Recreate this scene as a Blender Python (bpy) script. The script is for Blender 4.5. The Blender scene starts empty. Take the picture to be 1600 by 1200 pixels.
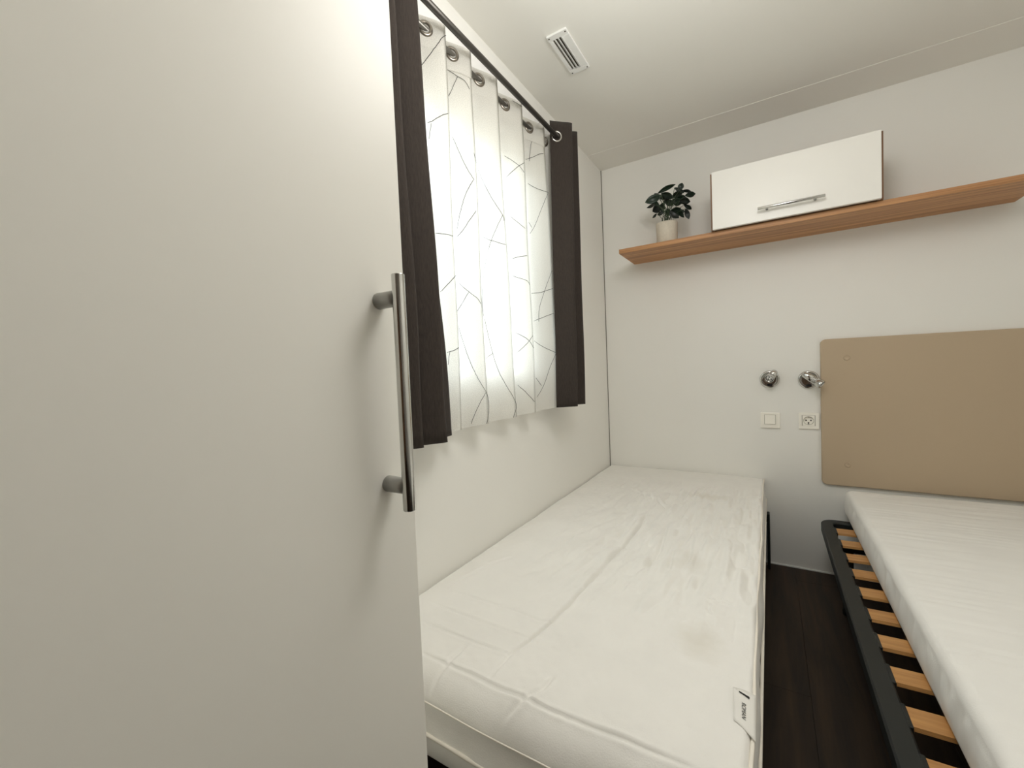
import bpy, bmesh, math, random, json
import numpy as np
from mathutils import Vector, Matrix

S = bpy.context.scene
COL = S.collection
random.seed(7)
RNG = np.random.default_rng(11)

# ------------------------------------------------------------------ camera, world, lights, exposure
cam = bpy.data.cameras.new('camera')
cam.sensor_fit = 'HORIZONTAL'; cam.sensor_width = 36.0
cam.lens = 36.0 * 650.285 / 1600.0
cam.clip_start = 0.02; cam.clip_end = 200
camo = bpy.data.objects.new('camera', cam); COL.objects.link(camo)
Rr, Ru, Rf = Vector((0.850188, 0.524861, -0.041255)), Vector((0.014710, 0.054648, 0.998397)), Vector((-0.526274, 0.849432, -0.038741))
M3 = Matrix((Rr, Ru, -Rf)).transposed()
camo.matrix_world = Matrix.Translation(Vector((0.835700, -2.450000, 1.050426))) @ M3.to_4x4()
S.camera = camo

world = bpy.data.worlds.new('overcast_sky'); S.world = world
world.use_nodes = True
bg = world.node_tree.nodes['Background']
bg.inputs['Color'].default_value = (0.90, 0.955, 1.0, 1)
bg.inputs['Strength'].default_value = 4.5

def area(name, loc, rot, sx, sy, power, color=(1, 1, 1), portal=False):
    l = bpy.data.lights.new(name, 'AREA'); l.shape = 'RECTANGLE'
    l.size = sx; l.size_y = sy; l.energy = power; l.color = color
    o = bpy.data.objects.new(name, l); COL.objects.link(o)
    o.location = loc; o.rotation_euler = rot
    if portal: l.cycles.is_portal = True
    return o
# added bare point light without fixture, lifts the room from above the frame
pl0 = bpy.data.lights.new('added_fill_light', 'POINT'); pl0.energy = 18.2; pl0.shadow_soft_size = .2; pl0.color = (1, .98, .945)
plo = bpy.data.objects.new('added_fill_light', pl0); COL.objects.link(plo); plo.location = (.82, -1.66, 1.93)
# portal of the window, so the sky light is sampled through it
area('window_portal', (-0.09, -1.35, 1.44), (0, math.radians(-90), 0), 0.98, 1.02, 1, portal=True)

vs = S.view_settings
S.display_settings.display_device = 'sRGB'
vs.view_transform = 'Standard'; vs.look = 'None'; vs.gamma = 1.0; vs.use_curve_mapping = False
vs.exposure = 0.14

# ------------------------------------------------------------------ helpers
def mat(name, color, rough=.6, metal=0.0, bump=0.0, bscale=60.0, var=0.0, vscale=4.0, spec=.5, sheen=0.0, stretch=None):
    m = bpy.data.materials.new(name); m.use_nodes = True
    nt = m.node_tree; N = nt.nodes; L = nt.links
    b = N['Principled BSDF']
    b.inputs['Base Color'].default_value = (*color, 1)
    b.inputs['Roughness'].default_value = rough
    b.inputs['Metallic'].default_value = metal
    b.inputs['Specular IOR Level'].default_value = spec
    if sheen: b.inputs['Sheen Weight'].default_value = sheen
    g = N.new('ShaderNodeNewGeometry')
    vec = g.outputs['Position']
    if stretch:
        mp = N.new('ShaderNodeMapping'); mp.inputs['Scale'].default_value = stretch
        L.new(vec, mp.inputs['Vector']); vec = mp.outputs['Vector']
    if var:
        n = N.new('ShaderNodeTexNoise'); n.inputs['Scale'].default_value = vscale; n.inputs['Detail'].default_value = 5
        L.new(vec, n.inputs['Vector'])
        r = N.new('ShaderNodeMapRange'); r.inputs['To Min'].default_value = 1 - var; r.inputs['To Max'].default_value = 1 + var
        r.inputs['From Min'].default_value = .25; r.inputs['From Max'].default_value = .75
        L.new(n.outputs['Fac'], r.inputs['Value'])
        mx = N.new('ShaderNodeMix'); mx.data_type = 'RGBA'; mx.blend_type = 'MULTIPLY'; mx.inputs['Factor'].default_value = 1
        mx.inputs['A'].default_value = (*color, 1)
        L.new(r.outputs['Result'], mx.inputs['B']); L.new(mx.outputs['Result'], b.inputs['Base Color'])
    if bump:
        n2 = N.new('ShaderNodeTexNoise'); n2.inputs['Scale'].default_value = bscale; n2.inputs['Detail'].default_value = 6
        L.new(vec, n2.inputs['Vector'])
        bp = N.new('ShaderNodeBump'); bp.inputs['Strength'].default_value = bump; bp.inputs['Distance'].default_value = .002
        L.new(n2.outputs['Fac'], bp.inputs['Height']); L.new(bp.outputs['Normal'], b.inputs['Normal'])
    return m

def wood(name, c1, c2, stretch, rough=.45, scale=1.0, bump=.05):
    m = bpy.data.materials.new(name); m.use_nodes = True
    nt = m.node_tree; N = nt.nodes; L = nt.links; b = N['Principled BSDF']
    g = N.new('ShaderNodeNewGeometry'); mp = N.new('ShaderNodeMapping'); mp.inputs['Scale'].default_value = stretch
    L.new(g.outputs['Position'], mp.inputs['Vector'])
    n = N.new('ShaderNodeTexNoise'); n.inputs['Scale'].default_value = scale; n.inputs['Detail'].default_value = 8
    n.inputs['Roughness'].default_value = .62; n.inputs['Distortion'].default_value = .6
    L.new(mp.outputs['Vector'], n.inputs['Vector'])
    cr = N.new('ShaderNodeValToRGB'); e = cr.color_ramp.elements
    e[0].position = .32; e[0].color = (*c1, 1); e[1].position = .68; e[1].color = (*c2, 1)
    L.new(n.outputs['Fac'], cr.inputs['Fac'])
    L.new(cr.outputs['Color'], b.inputs['Base Color'])
    b.inputs['Roughness'].default_value = rough
    bp = N.new('ShaderNodeBump'); bp.inputs['Strength'].default_value = bump; bp.inputs['Distance'].default_value = .001
    L.new(n.outputs['Fac'], bp.inputs['Height']); L.new(bp.outputs['Normal'], b.inputs['Normal'])
    return m

def wpos(o):
    p = Vector((0, 0, 0))
    while o is not None:
        p += o.location; o = o.parent
    return p

def link(name, me, m=None, parent=None, smooth=False, kind=None):
    me.name = name
    if m is not None and not me.materials: me.materials.append(m)
    if parent is not None: me.transform(Matrix.Translation(-wpos(parent)))
    if smooth:
        for p in me.polygons: p.use_smooth = True
    o = bpy.data.objects.new(name, me); COL.objects.link(o)
    if parent is not None: o.parent = parent
    if kind: o['kind'] = kind
    return o

def done(bm, name='m'):
    bmesh.ops.recalc_face_normals(bm, faces=bm.faces)
    me = bpy.data.meshes.new(name); bm.to_mesh(me); bm.free(); return me

def thing(name, label, cat, loc, group=None):
    o = bpy.data.objects.new(name, None); COL.objects.link(o)
    o.empty_display_size = .05
    o.location = loc; o['label'] = label; o['category'] = cat
    if group: o['group'] = group
    return o
def tag(o, label, cat, group=None):
    o['label'] = label; o['category'] = cat
    if group: o['group'] = group
    return o

def add_box(bm, x0, x1, y0, y1, z0, z1, bev=0, seg=2):
    r = bmesh.ops.create_cube(bm, size=1)
    vsx = r['verts']
    for v in vsx:
        v.co = Vector(((x0 + x1) / 2 + v.co.x * (x1 - x0), (y0 + y1) / 2 + v.co.y * (y1 - y0), (z0 + z1) / 2 + v.co.z * (z1 - z0)))
    if bev:
        es = list({e for v in vsx for e in v.link_edges})
        bmesh.ops.bevel(bm, geom=es, offset=bev, segments=seg, affect='EDGES', profile=.5)
def box(*a, **k):
    bm = bmesh.new(); add_box(bm, *a, **k); return done(bm)

def frame_of(d):
    d = Vector(d).normalized()
    a = Vector((0, 0, 1)) if abs(d.z) < .9 else Vector((1, 0, 0))
    s = d.cross(a).normalized(); return s, s.cross(d).normalized(), d

def add_lathe(bm, p0, axis, prof, seg=24, cap=True):
    """prof: list of (distance along axis, radius)"""
    s, t, d = frame_of(axis); p0 = Vector(p0); rings = []
    for h, r in prof:
        rings.append([bm.verts.new(p0 + d * h + (s * math.cos(2 * math.pi * i / seg) + t * math.sin(2 * math.pi * i / seg)) * max(r, 1e-5)) for i in range(seg)])
    for a, b in zip(rings, rings[1:]):
        for i in range(seg): bm.faces.new((a[i], a[(i + 1) % seg], b[(i + 1) % seg], b[i]))
    if cap:
        bm.faces.new(rings[0][::-1]); bm.faces.new(rings[-1])
def lathe(*a, **k):
    bm = bmesh.new(); add_lathe(bm, *a, **k); return done(bm)
def cyl(p0, p1, r, seg=20, bev=0):
    p0, p1 = Vector(p0), Vector(p1); L = (p1 - p0).length
    pr = [(0, r), (L, r)] if not bev else [(0, r - bev), (bev * .3, r - bev * .3), (bev, r), (L - bev, r), (L - bev * .3, r - bev * .3), (L, r - bev)]
    return lathe(p0, p1 - p0, pr, seg)

def add_tube(bm, pts, r, seg=6, closed=False):
    pts = [Vector(p) for p in pts]; n = len(pts); rings = []
    up = None
    for i, p in enumerate(pts):
        a = pts[(i - 1) % n] if (closed or i > 0) else p
        b = pts[(i + 1) % n] if (closed or i < n - 1) else p
        d = (b - a)
        if d.length < 1e-9: d = Vector((0, 0, 1))
        d.normalize()
        if up is None: s, t, _ = frame_of(d)
        else:
            s = up - d * up.dot(d)
            if s.length < 1e-6: s = frame_of(d)[0]
            s.normalize(); t = d.cross(s)
        up = s
        rr = r[i] if isinstance(r, (list, tuple)) else r
        rings.append([bm.verts.new(p + (s * math.cos(2 * math.pi * k / seg) + t * math.sin(2 * math.pi * k / seg)) * rr) for k in range(seg)])
    m = n if closed else n - 1
    for i in range(m):
        a, b = rings[i], rings[(i + 1) % n]
        for k in range(seg): bm.faces.new((a[k], a[(k + 1) % seg], b[(k + 1) % seg], b[k]))
    if not closed:
        bm.faces.new(rings[0][::-1]); bm.faces.new(rings[-1])
def tube(*a, **k):
    bm = bmesh.new(); add_tube(bm, *a, **k); return done(bm)

def torus(c, axis, R, r, seg=28, ms=10):
    s, t, d = frame_of(axis); c = Vector(c)
    return tube([c + (s * math.cos(2 * math.pi * i / seg) + t * math.sin(2 * math.pi * i / seg)) * R for i in range(seg)], r, ms, closed=True)

def rrect_xz(x0, x1, z0, z1, r, n=6):
    out = []
    for cx, cz, a0 in ((x1 - r, z1 - r, 0), (x0 + r, z1 - r, 90), (x0 + r, z0 + r, 180), (x1 - r, z0 + r, 270)):
        for i in range(n + 1):
            a = math.radians(a0 + 90 * i / n); out.append((cx + r * math.cos(a), cz + r * math.sin(a)))
    return out
def slab_xz(x0, x1, z0, z1, y0, y1, r, bev=.003):
    """rounded plate standing in the xz plane, from wall y0 to front y1 (y1<y0), front edge eased"""
    bm = bmesh.new(); loops = []
    for y, ins in ((y0, 0), (y1 + bev, 0), (y1 + bev * .3, bev * .3), (y1, bev)):
        loops.append([bm.verts.new((x, y, z)) for x, z in rrect_xz(x0 + ins, x1 - ins, z0 + ins, z1 - ins, max(r - ins, 1e-4))])
    for a, b in zip(loops, loops[1:]):
        n = len(a)
        for i in range(n): bm.faces.new((a[i], a[(i + 1) % n], b[(i + 1) % n], b[i]))
    bm.faces.new(loops[0][::-1]); bm.faces.new(loops[-1])
    return done(bm)

# ------------------------------------------------------------------ materials
M = {}
M['wall'] = mat('wall_panel', (.85, .843, .805), .55, var=.015, vscale=2, bump=.04, bscale=220)
M['ceil'] = mat('ceiling_panel', (.85, .838, .79), .6, var=.015, vscale=2, bump=.04, bscale=180)
M['door_white'] = mat('gloss_white_board', (.91, .895, .835), .42, var=.012, vscale=1.5, spec=.35)
M['cab_white'] = mat('cabinet_white', (.86, .845, .80), .35)
M['pvc'] = mat('white_pvc', (.85, .85, .83), .35)
M['chrome'] = mat('brushed_chrome', (.62, .62, .60), .17, 1.0, var=.04, vscale=60)
M['satin'] = mat('satin_zamak', (.42, .42, .40), .45, .6)
M['rod_dark'] = mat('dark_gunmetal', (.10, .093, .085), .38, .8)
M['rod_grey'] = mat('grey_metal_rod', (.20, .19, .17), .35, .8)
M['bronze'] = mat('eyelet_nickel', (.30, .27, .23), .3, 1.0)
M['silver'] = mat('eyelet_silver', (.55, .53, .50), .25, 1.0)
M['dark_cloth'] = mat('dark_taupe_linen', (.033, .0245, .0195), .95, var=.25, vscale=1.0, bump=.5, bscale=1.0, sheen=.05, stretch=(260, 260, 60))
M['headboard'] = mat('taupe_upholstery', (.50, .395, .275), .65, bump=.08, bscale=500)
M['black'] = mat('black_plastic', (.012, .012, .012), .4)
M['frame'] = mat('anthracite_steel', (.015, .018, .017), .5, .2, bump=.05, bscale=300)
M['cream'] = mat('cream_plastic', (.93, .905, .83), .35)
M['cream_gap'] = mat('shadow_gap', (.25, .23, .19), .8)
M['pot'] = mat('cream_ceramic', (.66, .60, .50), .8, var=.06, vscale=90, bump=.1, bscale=300)
M['soil'] = mat('dark_soil', (.03, .022, .015), .95, bump=1, bscale=200)
M['stem'] = mat('stem_green', (.03, .055, .02), .6)
M['shelf_wood'] = wood('shelf_oak', (.27, .115, .042), (.62, .33, .145), (.9, 34, 60), .5, 1.5)
M['slat_wood'] = wood('beech_ply_slat', (.40, .19, .06), (.58, .31, .11), (3, 60, 60), .42, 1.2)
M['brown_edge'] = wood('cabinet_brown', (.15, .075, .036), (.26, .14, .07), (40, 40, 2), .5, 1.4)
M['floor_wood'] = wood('dark_vinyl_plank', (.008, .0042, .0016), (.046, .025, .0110), (15, 1.3, 15), .62, 1.5, .08)
M['white_print'] = mat('label_cloth', (.80, .79, .75), .8)
M['ink'] = mat('black_ink', (.02, .02, .02), .8)
M['thread'] = mat('grey_thread', (.05, .05, .05), .9)
M['out_wall'] = mat('outside_white_cladding', (.80, .78, .74), .7)
M['out_beige'] = mat('outside_beige_panel', (.62, .55, .45), .7)
M['out_roof'] = mat('outside_grey_roof', (.42, .42, .42), .7)
M['gravel'] = mat('pale_gravel', (.55, .53, .48), .9, var=.2, vscale=8)

# leaf
def leaf_mat():
    m = bpy.data.materials.new('dark_leaf'); m.use_nodes = True
    nt = m.node_tree; N = nt.nodes; L = nt.links; b = N['Principled BSDF']
    oi = N.new('ShaderNodeObjectInfo'); cr = N.new('ShaderNodeValToRGB')
    cr.color_ramp.elements[0].color = (.002, .006, .003, 1); cr.color_ramp.elements[1].color = (.004, .020, .007, 1)
    L.new(oi.outputs['Random'], cr.inputs['Fac']); L.new(cr.outputs['Color'], b.inputs['Base Color'])
    b.inputs['Roughness'].default_value = .38
    return m
M['leaf'] = leaf_mat()

# glass pane: mostly clear, thin reflection
def glass_mat():
    m = bpy.data.materials.new('window_glass'); m.use_nodes = True
    nt = m.node_tree; N = nt.nodes; L = nt.links
    N.remove(N['Principled BSDF'])
    t = N.new('ShaderNodeBsdfTransparent'); t.inputs['Color'].default_value = (.95, .97, .96, 1)
    g = N.new('ShaderNodeBsdfGlossy'); g.inputs['Roughness'].default_value = .02
    mx = N.new('ShaderNodeMixShader'); mx.inputs['Fac'].default_value = .05
    L.new(t.outputs['BSDF'], mx.inputs[1]); L.new(g.outputs['BSDF'], mx.inputs[2])
    L.new(mx.outputs['Shader'], N['Material Output'].inputs['Surface'])
    return m
M['glass'] = glass_mat()

def sheer_mat():
    m = bpy.data.materials.new('white_sheer_voile'); m.use_nodes = True
    nt = m.node_tree; N = nt.nodes; L = nt.links
    N.remove(N['Principled BSDF'])
    g = N.new('ShaderNodeNewGeometry'); mp = N.new('ShaderNodeMapping'); mp.inputs['Scale'].default_value = (1, 420, 420)
    L.new(g.outputs['Position'], mp.inputs['Vector'])
    n = N.new('ShaderNodeTexNoise'); n.inputs['Scale'].default_value = 1; n.inputs['Detail'].default_value = 2
    L.new(mp.outputs['Vector'], n.inputs['Vector'])
    r = N.new('ShaderNodeMapRange'); r.inputs['From Min'].default_value = .3; r.inputs['From Max'].default_value = .7
    r.inputs['To Min'].default_value = .68; r.inputs['To Max'].default_value = .88
    L.new(n.outputs['Fac'], r.inputs['Value'])
    t = N.new('ShaderNodeBsdfTransparent'); t.inputs['Color'].default_value = (1, 1, 1, 1)
    d = N.new('ShaderNodeBsdfDiffuse'); d.inputs['Color'].default_value = (.86, .845, .80, 1)
    tr = N.new('ShaderNodeBsdfTranslucent'); tr.inputs['Color'].default_value = (.86, .85, .82, 1)
    m1 = N.new('ShaderNodeMixShader'); m1.inputs['Fac'].default_value = .45
    L.new(d.outputs['BSDF'], m1.inputs[1]); L.new(tr.outputs['BSDF'], m1.inputs[2])
    m2 = N.new('ShaderNodeMixShader'); L.new(r.outputs['Result'], m2.inputs['Fac'])
    L.new(t.outputs['BSDF'], m2.inputs[1]); L.new(m1.outputs['Shader'], m2.inputs[2])
    L.new(m2.outputs['Shader'], N['Material Output'].inputs['Surface'])
    return m
M['sheer'] = sheer_mat()

def mattress_mat(name, color, stains=()):
    m = mat(name, color, .85, var=.025, vscale=9, bump=.25, bscale=420, sheen=.1)
    nt = m.node_tree; N = nt.nodes; L = nt.links; b = N['Principled BSDF']
    src = b.inputs['Base Color'].links[0].from_socket
    g = N.new('ShaderNodeNewGeometry')
    for cx, cy, rx, ry, amt in stains:   # body stains soaked into the cover
        mp = N.new('ShaderNodeMapping'); mp.inputs['Location'].default_value = (-cx / rx, -cy / ry, 0)
        mp.inputs['Scale'].default_value = (1 / rx, 1 / ry, 0)
        L.new(g.outputs['Position'], mp.inputs['Vector'])
        no = N.new('ShaderNodeTexNoise'); no.inputs['Scale'].default_value = 22; no.inputs['Detail'].default_value = 4
        L.new(g.outputs['Position'], no.inputs['Vector'])
        ln = N.new('ShaderNodeVectorMath'); ln.operation = 'LENGTH'; L.new(mp.outputs['Vector'], ln.inputs[0])
        ad = N.new('ShaderNodeMath'); ad.operation = 'ADD'; L.new(ln.outputs['Value'], ad.inputs[0]); L.new(no.outputs['Fac'], ad.inputs[1])
        r = N.new('ShaderNodeMapRange'); r.inputs['From Min'].default_value = .6; r.inputs['From Max'].default_value = 1.3
        r.inputs['To Min'].default_value = amt; r.inputs['To Max'].default_value = 0
        L.new(ad.outputs['Value'], r.inputs['Value'])
        mx = N.new('ShaderNodeMix'); mx.data_type = 'RGBA'; L.new(r.outputs['Result'], mx.inputs['Factor'])
        L.new(src, mx.inputs['A']); mx.inputs['B'].default_value = (.50, .44, .31, 1)
        src = mx.outputs['Result']
    L.new(src, b.inputs['Base Color'])
    return m
M['mat_left'] = mattress_mat('cream_mattress_cover', (.84, .83, .795), [(.70, -1.50, .08, .10, .24), (.60, -.45, .12, .06, .28), (.62, -1.12, .09, .09, .13)])
M['mat_right'] = mattress_mat('white_knit_cover', (.84, .835, .805))
M['piping'] = mat('cream_piping', (.84, .80, .72), .8)

# ------------------------------------------------------------------ setting
H = 2.199; XR = 1.86; YF = -2.75
def struct(name, me, m, parent=None):
    o = link(name, me, m, parent)
    if parent is None: o['kind'] = 'structure'
    return o
WY0, WY1, WZ0, WZ1 = -1.86, -.84, .93, 1.93     # window opening in the left wall
bm = bmesh.new()
add_box(bm, -.08, 0, YF - 1.5, WY0, 0, H); add_box(bm, -.08, 0, WY1, .08, 0, H)
add_box(bm, -.08, 0, WY0, WY1, 0, WZ0); add_box(bm, -.08, 0, WY0, WY1, WZ1, H)
struct('wall_left', done(bm), M['wall'])
struct('wall_back', box(0, XR, 0, .08, 0, H), M['wall'])
struct('wall_right', box(XR, XR + .08, YF - 1.5, .08, 0, H), M['wall'])
bm = bmesh.new()
add_box(bm, 0, .50, YF - .06, YF, 0, H); add_box(bm, 1.80, XR, YF - .06, YF, 0, H); add_box(bm, .50, 1.80, YF - .06, YF, 2.05, H)
struct('wall_front', done(bm), M['brown_edge'])  # unseen wall, coloured brown to cut the bounced light
struct('wall_hall', box(0, XR, YF - 1.5, YF - 1.42, 0, H), M['brown_edge'])  # unseen hall end, also browned to weaken the bounce
struct('ceiling', box(-.08, XR + .08, YF - 1.5, .08, H, H + .06), M['ceil'])
fl = struct('floor', box(-.08, XR + .08, YF - 1.5, .08, -.06, -.008), M['black'])
# dark vinyl planks laid along the room, each a plank of its own sharing one mesh
pw, pl_ = .155, 1.22
pme = box(0, pw - .0005, 0, pl_ - .0006, -.008, 0, bev=.0004, seg=1); pme.materials.append(M['floor_wood'])
for i in range(12):
    off = -(i * .43 % pl_)
    y = off
    while y > YF - 1.4:
        y0 = max(y - pl_, YF - 1.42)
        if min(y, 0) - y0 > .05:
            o = bpy.data.objects.new('plank', pme); COL.objects.link(o); o.parent = fl
            o.location = (i * pw, y0, 0); o.scale = (1, (min(y, 0) - y0) / pl_, 1)
        y -= pl_
    if off < -.05:
        o = bpy.data.objects.new('plank', pme); COL.objects.link(o); o.parent = fl
        o.location = (i * pw, off, 0); o.scale = (1, -off / pl_, 1)
M['joint'] = mat('corner_shadow_grey', (.20, .19, .165), .8)
struct('trim_1', box(0, .0035, -.0035, 0, .0, H), M['joint'])  # dark strip stands in for the shadow gap in the corner
# joint strip across the ceiling near the back wall
bm = bmesh.new(); add_box(bm, 0, XR, -.215, 0, H - .002, H, bev=.0008, seg=1)
struct('trim_2', done(bm), M['ceil'])
# casing round the window
bm = bmesh.new()
for b4 in ((-1.99, WY0, .885, 2.107), (WY1, -.69, .885, 2.107), (WY0, WY1, WZ1, 2.107), (WY0, WY1, .885, WZ0)):
    add_box(bm, 0, .011, *b4)
struct('trim_3', done(bm), M['pvc'])
struct('baseboard_back', box(.0035, XR, -.005, 0, 0, .006), M['pvc'])

win = bpy.data.objects.new('window_1', None); COL.objects.link(win); win.location = (-.04, -1.35, WZ0); win['kind'] = 'structure'
def ring_frame(y0, y1, z0, z1, w, x0, x1, bev=.004):
    bm = bmesh.new()
    add_box(bm, x0, x1, y0, y1, z0, z0 + w, bev); add_box(bm, x0, x1, y0, y1, z1 - w, z1, bev)
    add_box(bm, x0, x1, y0, y0 + w, z0 + w, z1 - w, bev); add_box(bm, x0, x1, y1 - w, y1, z0 + w, z1 - w, bev)
    return done(bm)
link('frame', ring_frame(WY0, WY1, WZ0, WZ1, .05, -.075, -.02), M['pvc'], win)
link('sash', ring_frame(WY0 + .05, WY1 - .05, WZ0 + .045, WZ1 - .05, .052, -.065, -.012), M['pvc'], win)
link('sash', ring_frame(WY0 + .092, WY1 - .092, WZ0 + .067, WZ1 - .092, .018, -.055, -.028, .003), M['pvc'], win)
link('pane', box(-.048, -.042, WY0 + .105, WY1 - .105, WZ0 + .075, WZ1 - .10), M['glass'], win)

# outside: ground and the next cabin, seen through the voile
struct('ground', box(-40, -.3, -40, 40, -.7, -.6), M['gravel'])
nb = thing('neighbouring_cabin', 'pale cabin outside, dim through the sheer curtain and window', 'cabin', (-6.4, 5.5, -.6))
bm = bmesh.new(); add_box(bm, -8.2, -5.5, 1.5, 11.5, -.3, 2.45)
link('wall', done(bm), M['out_wall'], nb)
bm = bmesh.new()
vv = [bm.verts.new(v) for v in ((-8.5, 1.2, 2.45), (-5.2, 1.2, 2.45), (-5.2, 1.2, 2.57), (-6.85, 1.2, 2.95), (-8.5, 1.2, 2.57),
      (-8.5, 11.8, 2.45), (-5.2, 11.8, 2.45), (-5.2, 11.8, 2.57), (-6.85, 11.8, 2.95), (-8.5, 11.8, 2.57))]
bm.faces.new(vv[:5]); bm.faces.new(vv[5:][::-1])
for i in range(5): bm.faces.new((vv[i], vv[(i + 1) % 5], vv[5 + (i + 1) % 5], vv[5 + i]))
link('roof', done(bm), M['out_roof'], nb)
link('shutter', box(-5.5, -5.46, 6.0, 7.5, .1, 2.3, bev=.01), M['out_beige'], nb)
link('base', box(-8.1, -5.6, 1.6, 11.4, -.6, -.3), M['out_roof'], nb)

# ------------------------------------------------------------------ wardrobe
DX0, DX1, DY0, DY1 = .424, .442, -2.62, -2.066
wd = thing('wardrobe', 'tall white wardrobe filling the left of the photo, chrome bar handle on its door', 'wardrobe', (.22, -2.4, 0))
bm = bmesh.new()
add_box(bm, 0.002, .4225, -2.085, -2.069, 0, 2.19); add_box(bm, .002, .4225, -2.745, -2.729, 0, 2.19)
add_box(bm, .002, .4225, -2.729, -2.085, 2.174, 2.19); add_box(bm, .002, .4225, -2.729, -2.085, .07, .086)
add_box(bm, .002, .010, -2.729, -2.085, .086, 2.174); add_box(bm, .38, .395, -2.729, -2.085, 0, .07)
link('body', done(bm), M['door_white'], wd)
dr = link('door', box(DX0, DX1, -2.742, DY1, .075, 2.185, bev=.0012), M['door_white'], wd)
hb = .4755; hy = -2.107
link('handle', cyl((hb, hy, .889), (hb, hy, 1.163), .0075, 28, .001), M['chrome'], dr, True)
for z in (.917, 1.136):
    link('handle_mount', lathe((DX1 - .001, hy, z), (1, 0, 0), [(0, .0098), (.026, .0094), (.030, .007)], 24), M['satin'], dr, True)['label'] = 'dull grey post of the bar handle'

# ------------------------------------------------------------------ curtain rods
ROZ, RIZ = 2.008, 1.994
def rod(name, x, z, r, y0, y1, m, label, brackets):
    t = thing(name, label, 'curtain rod', (x, (y0 + y1) / 2, z), 'window curtain rods')
    link('pole', cyl((x, y0, z), (x, y1, z), r, 20), m, t, True)
    for y, s in ((y0, -1), (y1, 1)):
        link('finial', lathe((x, y, z), (0, s, 0), [(0, r * 1.15), (.004, r * 1.3), (.012, r * 1.3), (.016, r * .7)], 18), m, t, True)
    for y in brackets:
        bm = bmesh.new()
        sg = 1 if x > .06 else -1
        za, zb = sorted((z + sg * (r + .0003), z + sg * (r + .005)))
        add_box(bm, .0112, .0142, y - .006, y + .006, min(za, z) - .004, max(zb, z) + .012, bev=.001)
        add_box(bm, .0142, x + .002, y - .003, y + .003, za, zb)
        link('bracket', done(bm), m, t)
rod('curtain_rod', .095, ROZ, .0095, -1.93, -.80, M['rod_dark'], 'dark curtain rod nearer the room, in front of the thinner rod', (-1.90, -.805))
rod('curtain_rod', .042, RIZ, .0072, -1.90, -.805, M['rod_grey'], 'thin grey curtain rod near the window, threaded through the sheer curtain rings', (-1.88,))

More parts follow.
